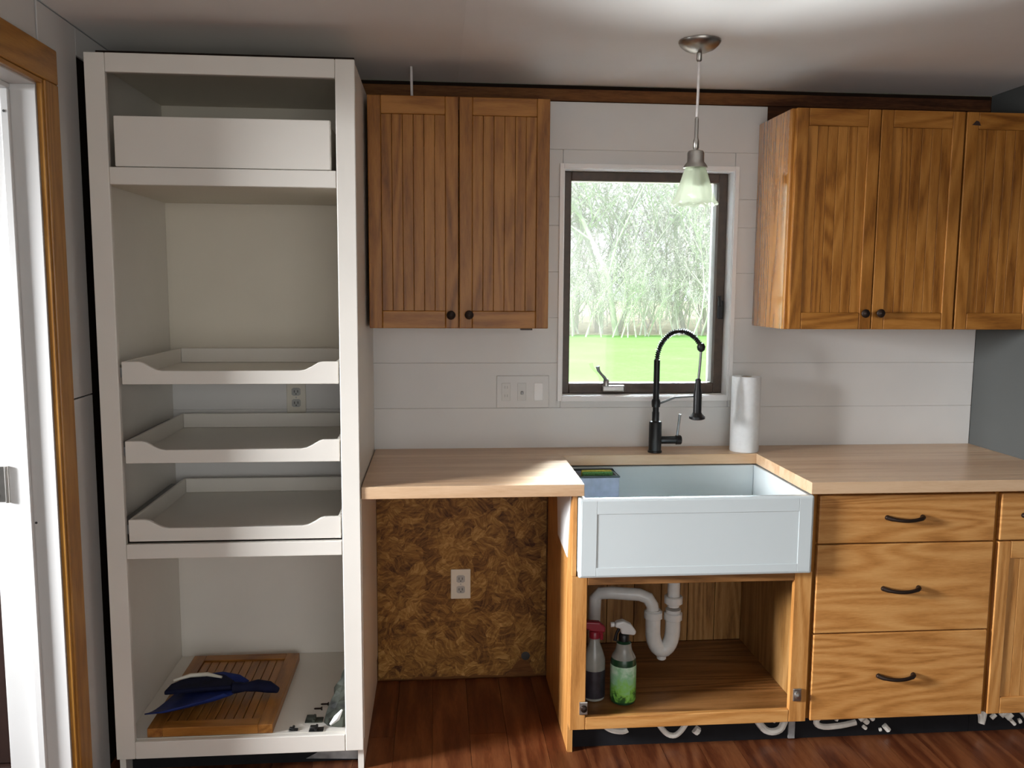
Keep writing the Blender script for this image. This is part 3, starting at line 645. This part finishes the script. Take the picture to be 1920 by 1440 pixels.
bead_door(b3, 2.0775, 2.3430, 0.101, 0.6985, YD + 0.021, YD, 'oak_z', 'oak_x', 5, (2.315, 0.64))
kick(b3, 2.0665, 2.3445, blobs(2.13, 2.30, 10, [(2.09, 0.09), (2.105, 0.06), (2.11, 0.03), (2.12, 0.09)]))

# ================================================================== COUNTERTOP (butcher block staves)
ct = thing('countertop', 'pale butcher block countertop around the farmhouse sink', 'countertop', (0.8, -0.3, CT))
def staves(x0, x1, y0, y1, n):
    w = (y1 - y0) / n
    for k in range(n):
        a = y0 + k * w
        cut = [x0]
        bx(x0, x1, a + 0.0001, a + w - 0.0001, CT, 0.914).build('stave', 'block', ct, bevel=0.0015 if k == 0 else 0.0004, seg=1)
staves(0.0025, 0.6895, -0.622, -0.163, 11); staves(1.413, XR - 0.001, -0.640, -0.163, 11); staves(0.0025, XR - 0.001, -0.1628, -0.001, 4)

# ================================================================== SINK
s = thing('farmhouse_sink', 'white apron front farmhouse sink set into the countertop', 'sink', (1.05, -0.37, 0.614))
SX0, SX1, SY0, SY1, SZ0, SZ1 = 0.6725, 1.4295, -0.632, -0.135, 0.6145, 0.8705
w = 0.022
bas = MB()
bas.box(SX0, SX0 + w, SY0 + 0.012, SY1, SZ0 + 0.012, SZ1).box(SX1 - w, SX1, SY0 + 0.012, SY1, SZ0 + 0.012, SZ1).box(SX0 + w, SX1 - w, SY1 - w, SY1, SZ0 + 0.012, SZ1).box(SX0 + w, SX1 - w, SY0 + w, SY1 - w, SZ0 + 0.012, SZ0 + 0.034)
bas.build('basin', 'sink', s, bevel=0.004)
bx(SX0, SX1, SY0, SY0 + w - 0.0005, SZ0, SZ1).build('apron', 'sink', s, bevel=0.007, seg=4)
fr = 0.050
ap = [a for a in s.children if a.name.startswith('apron')][0]
for a in ((SX0 + 0.008, SX0 + fr + 0.006, SZ0 + 0.008, SZ1 - 0.008), (SX1 - fr, SX1 - 0.008, SZ0 + 0.008, SZ1 - 0.008), (SX0 + fr + 0.0065, SX1 - fr - 0.0005, SZ1 - fr, SZ1 - 0.008), (SX0 + fr + 0.0065, SX1 - fr - 0.0005, SZ0 + 0.008, SZ0 + 0.034)):
    bx(a[0], a[1], SY0 - 0.0018, SY0 - 0.0002, a[2], a[3]).build('apron_frame', 'sink', ap, bevel=0.002)
MB().lathe([(0.045, 0.0), (0.045, 0.003), (0.03, 0.001), (0.0, -0.0)], (1.06, -0.34, SZ0 + 0.0345), 24).build('drain', 'nickel', s)
# caddy with sponge hanging inside the sink
cd = thing('sink_caddy', 'blue gray caddy hanging inside the sink beside the counter edge', 'caddy', (0.77, -0.3, 0.80))
m = MB(); a0, a1, b0, b1, c0, c1 = 0.698, 0.872, -0.285, -0.165, 0.775, 0.858
m.box(a0, a1, b0, b0 + .004, c0, c1).box(a0, a1, b1 - .004, b1, c0, c1).box(a0, a0 + .004, b0 + .004, b1 - .004, c0, c1).box(a1 - .004, a1, b0 + .004, b1 - .004, c0, c1).box(a0 + .004, a1 - .004, b0 + .004, b1 - .004, c0, c0 + .004)
m.build('cup', 'caddy', cd, bevel=0.002)
MB().tube([(a0, b0, c1 + .003), (a1, b0, c1 + .003), (a1, b1, c1 + .003), (a0, b1, c1 + .003), (a0, b0, c1 + .003)], 0.004, 8).build('rim', 'caddy_dark', cd)
sp = thing('sponge', 'yellow sponge with green pad standing in the sink caddy', 'sponge', (0.78, -0.225, 0.80))
bx(0.745, 0.855, -0.245, -0.222, 0.7795, 0.874).build('foam', 'yellow', sp, bevel=0.005, seg=3)
bx(0.745, 0.855, -0.256, -0.2455, 0.7795, 0.872).build('scrub_pad', 'green_pad', sp, bevel=0.003)

# ================================================================== FAUCET
f = thing('faucet', 'matte black spring faucet standing behind the sink', 'faucet', (1.04, -0.117, 0.9145))
c = (1.040, -0.117, 0.9145)
MB().lathe([(0.026, 0), (0.026, 0.006), (0.0235, 0.008), (0.0235, 0.112), (0.021, 0.116), (0.014, 0.118)], c, 24).build('body', 'black', f)
MB().lathe([(0.0135, 0.1185), (0.0135, 0.150), (0.0115, 0.154), (0.0115, 0.345)], c, 20).build('riser', 'black', f)
MB().lathe([(0.0150, 0.150), (0.0165, 0.160), (0.0165, 0.172), (0.0130, 0.180)], (c[0], c[1], c[2] + 0.02), 20).build('collar', 'black', f)
import math as _m
arc = []; ax, ay = 0.142, -0.10     # swings right and forward over the basin
top0 = 0.9145 + 0.345
for k in range(25):
    a = math.pi * (1 - k / 24 * 0.83); u = (1 + math.cos(a)) / 2 * 1.02; h = math.sin(a)
    arc.append(Vector((c[0] + ax * u, c[1] + ay * u, top0 + 0.108 * h)))
MB().tube(arc, 0.0065, 10).build('hose_arc', 'black', f)
# the spring wound around the arc
sp_pts = []; turns = 34; N = turns * 8
for k in range(N + 1):
    t = k / N * (len(arc) - 1); i0 = min(int(t), len(arc) - 2); p = arc[i0].lerp(arc[i0 + 1], t - i0)
    tg = (arc[i0 + 1] - arc[i0]).normalized(); sd = Vector((-ay, ax, 0)).normalized(); up = tg.cross(sd)
    a = 2 * math.pi * k / 8; sp_pts.append(p + (sd * math.cos(a) + up * math.sin(a)) * 0.0092)
MB().tube(sp_pts, 0.0019, 4).build('spring', 'black', f)
e = arc[-1]
MB().lathe([(0.0, 0.016), (0.010, 0.012), (0.0155, 0.0), (0.013, -0.012), (0.006, -0.018)], e, 16).build('hose_joint', 'black', f)
MB().tube([e + Vector((0, 0, -0.015)), e + Vector((-0.002, 0, -0.06)), e + Vector((-0.006, 0, -0.118))], 0.0048, 10).build('hose', 'gray_metal', f)
hz = e + Vector((-0.007, 0, -0.118))
MB().lathe([(0.006, 0.004), (0.010, 0), (0.011, -0.03), (0.0150, -0.045), (0.0150, -0.118), (0.018, -0.124), (0.0285, -0.134), (0.0285, -0.142), (0.02, -0.146)], hz, 20).build('spray_head', 'black', f)
MB().tube([(c[0] + 0.012, c[1], 1.097), (c[0] + 0.06 , c[1] - 0.04, 1.125), (hz.x - 0.016, hz.y, hz.z - 0.06)], 0.0042, 8).build('support_arm', 'gray_metal', f)
lv = MB().lathe([(0.0125, 0.020), (0.0145, 0.024), (0.0145, 0.078), (0.0175, 0.079), (0.0175, 0.096), (0.015, 0.099)], (c[0], c[1], 0.960), 18, 'x').build('handle', 'black', f)
MB().tube([(c[0] + 0.084, c[1], 0.975), (c[0] + 0.086, c[1] - 0.004, 1.01), (c[0] + 0.090, c[1] - 0.008, 1.058)], [0.0055, 0.0045, 0.0055], 8).build('lever', 'gray_metal', lv)

# paper towel roll
pt = thing('paper_towel_roll', 'white paper towel roll standing on the counter beside the window', 'paper towel', (1.386, -0.104, 0.9145))
MB().lathe([(0.0205, 0.0), (0.052, 0.0), (0.0535, 0.004), (0.0535, 0.278), (0.052, 0.282), (0.0205, 0.282)], (1.386, -0.104, 0.9145), 40, cap=False).build('sheets', 'paper', pt)
MB().lathe([(0.0195, 0.0), (0.0202, 0.0), (0.0202, 0.281), (0.0195, 0.281)], (1.386, -0.104, 0.9145), 24, cap=False).build('core', 'card', pt)

# wide wall plate left of the window
wp = thing('wall_plate', 'wide white wall plate with receptacle and switch left of the window', 'outlet', (0.555, 0, 1.129))
bx(0.456, 0.655, -0.0065, -0.0008, 1.068, 1.191).build('cover_plate', 'shiplap', wp, bevel=0.003)
for k, (xx, mt) in enumerate(((0.492, 'white_plastic'), (0.552, 'white_plastic'), (0.615, 'white_trim'))):
    r = bx(xx - 0.0165, xx + 0.0165, -0.0085, -0.0066, 1.096, 1.163).build('insert', mt, wp, bevel=0.0015)
    if k == 0:
        for zc in (1.114, 1.146): MB().box(xx - 0.006, xx - 0.003, -0.009, -0.0086, zc - 0.004, zc + 0.006).box(xx + 0.003, xx + 0.006, -0.009, -0.0086, zc - 0.004, zc + 0.006).build('slot', 'slot_soft', r)
    if k == 1: bx(xx - 0.005, xx + 0.005, -0.017, -0.0087, 1.120, 1.132).build('toggle', 'gray_metal', r, bevel=0.002)

# ================================================================== UNDER THE SINK
tp = thing('drain_trap', 'white plastic drain trap hanging under the sink', 'plumbing', (1.06, -0.32, 0.4))
ty = -0.33
MB().tube([(1.066, ty, 0.6140), (1.066, ty, 0.50), (1.066, ty, 0.40)], 0.022, 16).build('tailpiece', 'pvc', tp)
U = []
for k in range(13):
    a = math.pi * k / 12; U.append((1.030 + 0.036 * math.cos(a), ty, 0.315 - 0.075 * math.sin(a)))
MB().tube([(1.066, ty, 0.39)] + U + [(0.994, ty, 0.39)], 0.027, 16).build('u_bend', 'pvc', tp)
MB().tube([(0.994, ty, 0.37), (0.990, ty, 0.405), (0.975, ty + .005, 0.430), (0.945, ty + .01, 0.442), (0.85, ty + .03, 0.444), (0.81, ty + .04, 0.440), (0.795, ty + .05, 0.420), (0.792, ty + .05, 0.34), (0.792, ty + .05, 0.141)], 0.0225, 16).build('waste_arm', 'pvc', tp)
for (px, pz) in ((1.066, 0.425), (1.066, 0.365), (0.994, 0.372)): MB().lathe([(0.030, -0.014), (0.033, -0.012), (0.033, 0.010), (0.029, 0.014)], (px, ty, pz), 12).build('slip_nut', 'pvc', tp)
MB().lathe([(0.017, 0.026), (0.017, 0.004), (0.013, 0.0)], (1.028, ty, 0.205), 14).build('cleanout_plug', 'pvc', tp)

def bottle(name, label, loc, prof, mats):
    b = thing(name, label, 'bottle', loc, 'spray bottles under the sink')
    return b
b1 = thing('spray_bottle', 'spray bottle with green label and white trigger under the sink', 'bottle', (0.852, -0.50, 0.1405), 'spray bottles under the sink')
L = (0.852, -0.50, 0.1405)
MB().lathe([(0.030, 0), (0.041, 0.004), (0.043, 0.015), (0.043, 0.135), (0.040, 0.155), (0.028, 0.178), (0.024, 0.195), (0.024, 0.205), (0.014, 0.212), (0.014, 0.224)], L, 24).build('body', 'green_dark', b1)
MB().lathe([(0.0434, 0.012), (0.0436, 0.014), (0.0436, 0.132), (0.0434, 0.134)], L, 24, cap=False).build('label', 'green_label', b1)
MB().lathe([(0.0405, 0.1555), (0.0287, 0.178), (0.0248, 0.195), (0.0248, 0.206)], L, 24, cap=False).build('shoulder', 'clear_gray', b1)
MB().lathe([(0.018, 0.2125), (0.018, 0.232), (0.015, 0.236)], L, 16).build('cap', 'black', b1)
MB().prism([(L[0] - 0.034, 0.1405 + 0.262), (L[0] - 0.030, 0.1405 + 0.278), (L[0] - 0.005, 0.1405 + 0.284), (L[0] + 0.022, 0.1405 + 0.270), (L[0] + 0.040, 0.1405 + 0.244), (L[0] + 0.034, 0.1405 + 0.232), (L[0] - 0.012, 0.1405 + 0.238), (L[0] - 0.014, 0.1405 + 0.256)], 'y', L[1] - 0.014, L[1] + 0.014).build('trigger_head', 'pvc', b1, bevel=0.006, seg=3)
MB().tube([(L[0] - 0.016, L[1], 0.1405 + 0.256), (L[0] - 0.026, L[1], 0.1405 + 0.235), (L[0] - 0.030, L[1], 0.1405 + 0.212)], [0.006, 0.005, 0.006], 8).build('trigger', 'black', b1)
MB().lathe([(0.0085, -0.012), (0.0085, 0.0)], (L[0] - 0.034, L[1], 0.1405 + 0.268), 10, 'x').build('nozzle', 'pvc', b1)
b2 = thing('spray_bottle', 'cloudy spray bottle with dark red trigger behind the cabinet stile', 'bottle', (0.758, -0.47, 0.1405), 'spray bottles under the sink')
L = (0.758, -0.47, 0.1405)
MB().lathe([(0.030, 0), (0.037, 0.004), (0.038, 0.014), (0.038, 0.075), (0.0375, 0.14), (0.030, 0.165), (0.017, 0.20), (0.014, 0.212), (0.014, 0.224)], L, 24).build('body', 'clear_gray', b2)
MB().lathe([(0.0385, 0.012), (0.0387, 0.014), (0.0387, 0.105), (0.0385, 0.107)], L, 24, cap=False).build('label', 'dark_label', b2)
MB().lathe([(0.018, 0.2125), (0.018, 0.232), (0.015, 0.236)], L, 16).build('cap', 'red', b2)
MB().prism([(L[0] - 0.038, 0.1405 + 0.250), (L[0] - 0.034, 0.1405 + 0.272), (L[0] + 0.015, 0.1405 + 0.268), (L[0] + 0.036, 0.1405 + 0.250), (L[0] + 0.034, 0.1405 + 0.232), (L[0] - 0.012, 0.1405 + 0.237)], 'y', L[1] - 0.013, L[1] + 0.013).build('trigger_head', 'red', b2, bevel=0.005, seg=3)
MB().tube([(L[0] + 0.018, L[1], 0.1405 + 0.24), (L[0] + 0.024, L[1], 0.1405 + 0.222), (L[0] + 0.024, L[1], 0.1405 + 0.205)], 0.006, 8).build('trigger', 'red', b2)

# ================================================================== PENDANT LAMP
p = thing('pendant_lamp', 'nickel pendant lamp with flared frosted glass shade by the window', 'lamp', (1.020, -0.60, CZ))
c = (1.020, -0.60, CZ - 0.0005)
MB().lathe([(0.063, 0.0), (0.063, -0.004), (0.058, -0.012), (0.044, -0.024), (0.024, -0.032), (0.008, -0.035)], c, 32).build('canopy', 'nickel', p)
MB().lathe([(0.008, -0.0355), (0.008, -0.056), (0.005, -0.060)], c, 14).build('cord_grip', 'nickel', p)
MB().tube([(1.020, -0.60, CZ - 0.06), (1.0195, -0.60, CZ - 0.15), (1.018, -0.60, 2.036)], 0.0042, 8).build('cord', 'cord', p)
c = (1.018, -0.60, 0)
MB().lathe([(0.0035, 2.037), (0.0058, 2.03), (0.0058, 1.975), (0.009, 1.965), (0.009, 1.945), (0.006, 1.94)], c, 14).build('stem', 'nickel', p)
MB().lathe([(0.010, 1.9395), (0.022, 1.936), (0.0255, 1.930), (0.0255, 1.904), (0.034, 1.893), (0.037, 1.886), (0.030, 1.884)], c, 24).build('socket_cup', 'nickel', p)
n = 48; prof = [(0.029, 1.8835), (0.034, 1.872), (0.040, 1.852), (0.047, 1.830), (0.054, 1.808), (0.061, 1.790), (0.070, 1.776)]
vs = []; 
for r, h in prof:
    for k in range(n):
        a = 2 * math.pi * k / n; q = r * (1 + 0.022 * (1 if k % 4 < 2 else -1)); vs.append((c[0] + q * math.cos(a), c[1] + q * math.sin(a), h + (0.003 * math.cos(a * 12) if h < 1.78 else 0)))
fs = [(i * n + k, i * n + (k + 1) % n, (i + 1) * n + (k + 1) % n, (i + 1) * n + k) for i in range(len(prof) - 1) for k in range(n)]
MB().add(vs, fs, True).build('glass_shade', 'shade', p, solid=0.003)
MB().lathe([(0.012, 1.8838), (0.013, 1.865), (0.022, 1.845), (0.027, 1.825), (0.022, 1.806), (0.008, 1.797), (0, 1.796)], c, 20).build('bulb', 'bulb', p)

# ================================================================== OUTSIDE
GZ = -0.40
lawn = struct(bx(-60, 60, 8.0, 120, GZ - 0.3, GZ).build('lawn', 'lawn'), 'bright green lawn outside the kitchen window', 'lawn')
struct(bx(-60, 60, 0.14, 7.99, GZ - 0.3, GZ).build('bounce_strip', 'bounce_strip'), 'unseen pale ground strip added to bounce light in at the window', 'bounce surface')  # unseen strip added to bounce neutral light up to the ceiling
rng = random.Random(21)
o = MB(); q = []
for k in range(40): q.append((-30 + k * 2.0, 29.5 + 2.0 * rng.random()))
o.prism(q + [(50, 115), (-30, 115)], 'z', GZ + 0.001, GZ + 0.03)
o.build('leaf_litter', 'leaf_litter', lawn)

def tree_mesh(seed):
    rg = random.Random(seed); trunk = MB(); tw = MB(); bd = MB()
    H = rg.uniform(6.5, 9.5); lean = Vector((rg.uniform(-.12, .22), rg.uniform(-.1, .1), 1)).normalized()
    def branch(p, d, L, r, depth):
        n = 4; pts = [p]; q = Vector(p)
        for k in range(n):
            d = (d + Vector((rg.gauss(0, .16), rg.gauss(0, .16), rg.gauss(0.04, .1)))).normalized(); q = q + d * (L / n); pts.append(q.copy())
        (trunk if depth < 2 else tw).tube(pts, [r * (1 - 0.16 * k) for k in range(n + 1)], 5 if depth == 0 else 3, caps=False)
        if depth >= 3:
            for pp in pts[2:]:
                for _ in range(2):
                    c0 = pp + Vector((rg.gauss(0, .12), rg.gauss(0, .12), rg.gauss(0, .12))); s_ = rg.uniform(0.03, 0.075)
                    a1 = Vector((rg.gauss(0, 1), rg.gauss(0, 1), rg.gauss(0, 1))).normalized() * s_; a2 = Vector((rg.gauss(0, 1), rg.gauss(0, 1), rg.gauss(0, 1))).normalized() * s_
                    bd.add([c0 - a1, c0 + a2, c0 + a1, c0 - a2], [(0, 1, 2, 3)])
            return
        for k in range((9, 6, 4)[depth]):
            t_ = rg.uniform(0.12 if depth == 0 else 0.2, 1.0); i0 = min(int(t_ * n), n - 1); pp = pts[i0].lerp(pts[i0 + 1], t_ * n - i0)
            a = rg.uniform(0, 2 * math.pi); sd = Vector((math.cos(a), math.sin(a), rg.uniform(0.25, 1.3))).normalized()
            branch(pp, (sd * .8 + d * .35).normalized(), L * rg.uniform(.38, .6), r * .42, depth + 1)
    branch(Vector((0, 0, 0)), lean, H, 0.11, 0)
    return trunk, tw, bd
import numpy as np
protos = []
def arr(mbs):
    V = []; I = []; T = []; Mi = []; o = 0
    for mi, mb in enumerate(mbs):
        V.append(np.array([tuple(v) for v in mb.v], dtype=np.float32))
        for f in mb.f: I.extend(i + o for i in f); T.append(len(f)); Mi.append(mi)
        o += len(mb.v)
    return np.concatenate(V), np.array(I, dtype=np.int32), np.array(T, dtype=np.int32), np.array(Mi, dtype=np.int32)
for sd in (1, 2, 3, 4, 5): protos.append(arr(tree_mesh(sd)))
rng = random.Random(4)
spots = []
for row, (yy, n, x0, x1) in enumerate(((30.5, 60, 1, 16), (32.0, 24, 1, 17), (34.0, 15, 1, 18), (37.0, 15, 0, 20), (41.0, 14, 0, 22), (46, 14, 0, 25))):
    for k in range(n): spots.append((x0 + (x1 - x0) * (k + rng.random()) / n, yy + rng.uniform(-1.2, 1.2), rng.uniform(0.8, 1.2) if rng.random() < 0.6 and row > 0 else rng.uniform(0.22, 0.45)))
for row, (yy, n) in enumerate(((30.5, 40), (33, 26), (38, 26), (44, 24))):
    for xa, xb, f_ in ((-18, 1, 1.0), (17, 30, 0.6)):
        for k in range(int(n * f_)): spots.append((xa + (xb - xa) * (k + rng.random()) / int(n * f_), yy + rng.uniform(-1.2, 1.2), rng.uniform(0.8, 1.2) if rng.random() < 0.6 and row > 0 else rng.uniform(0.22, 0.45)))
Vs, Is, Ts, Ms, o_ = [], [], [], [], 0
for k, (xx, yy, s_) in enumerate(spots):
    V, I, T, Mi = protos[k % 5]; a = rng.uniform(0, 6.28); ca, sa = math.cos(a), math.sin(a)
    Rm = np.array([[ca, -sa, 0], [sa, ca, 0], [0, 0, 1]], dtype=np.float32) * s_
    Vs.append(V @ Rm.T + np.array([xx - 9, yy - 38, 0], dtype=np.float32)); Is.append(I + o_); Ts.append(T); Ms.append(Mi); o_ += len(V)
V = np.concatenate(Vs); I = np.concatenate(Is); T = np.concatenate(Ts); Mi = np.concatenate(Ms)
me = bpy.data.meshes.new('thicket'); me.vertices.add(len(V)); me.vertices.foreach_set('co', V.ravel()); me.loops.add(len(I)); me.loops.foreach_set('vertex_index', I)
me.polygons.add(len(T)); me.polygons.foreach_set('loop_start', np.concatenate(([0], np.cumsum(T)[:-1])).astype(np.int32)); me.polygons.foreach_set('material_index', Mi)
for mt_ in ('bark', 'twig', 'buds'): me.materials.append(MT[mt_])
me.update(calc_edges=True); print('thicket faces', len(T))
th = bpy.data.objects.new('thicket', me); COL.objects.link(th); th.location = (9, 38, GZ)
tag(th, 'pale sunlit thicket of bare trees beyond the lawn outside the window', 'trees', kind='stuff')
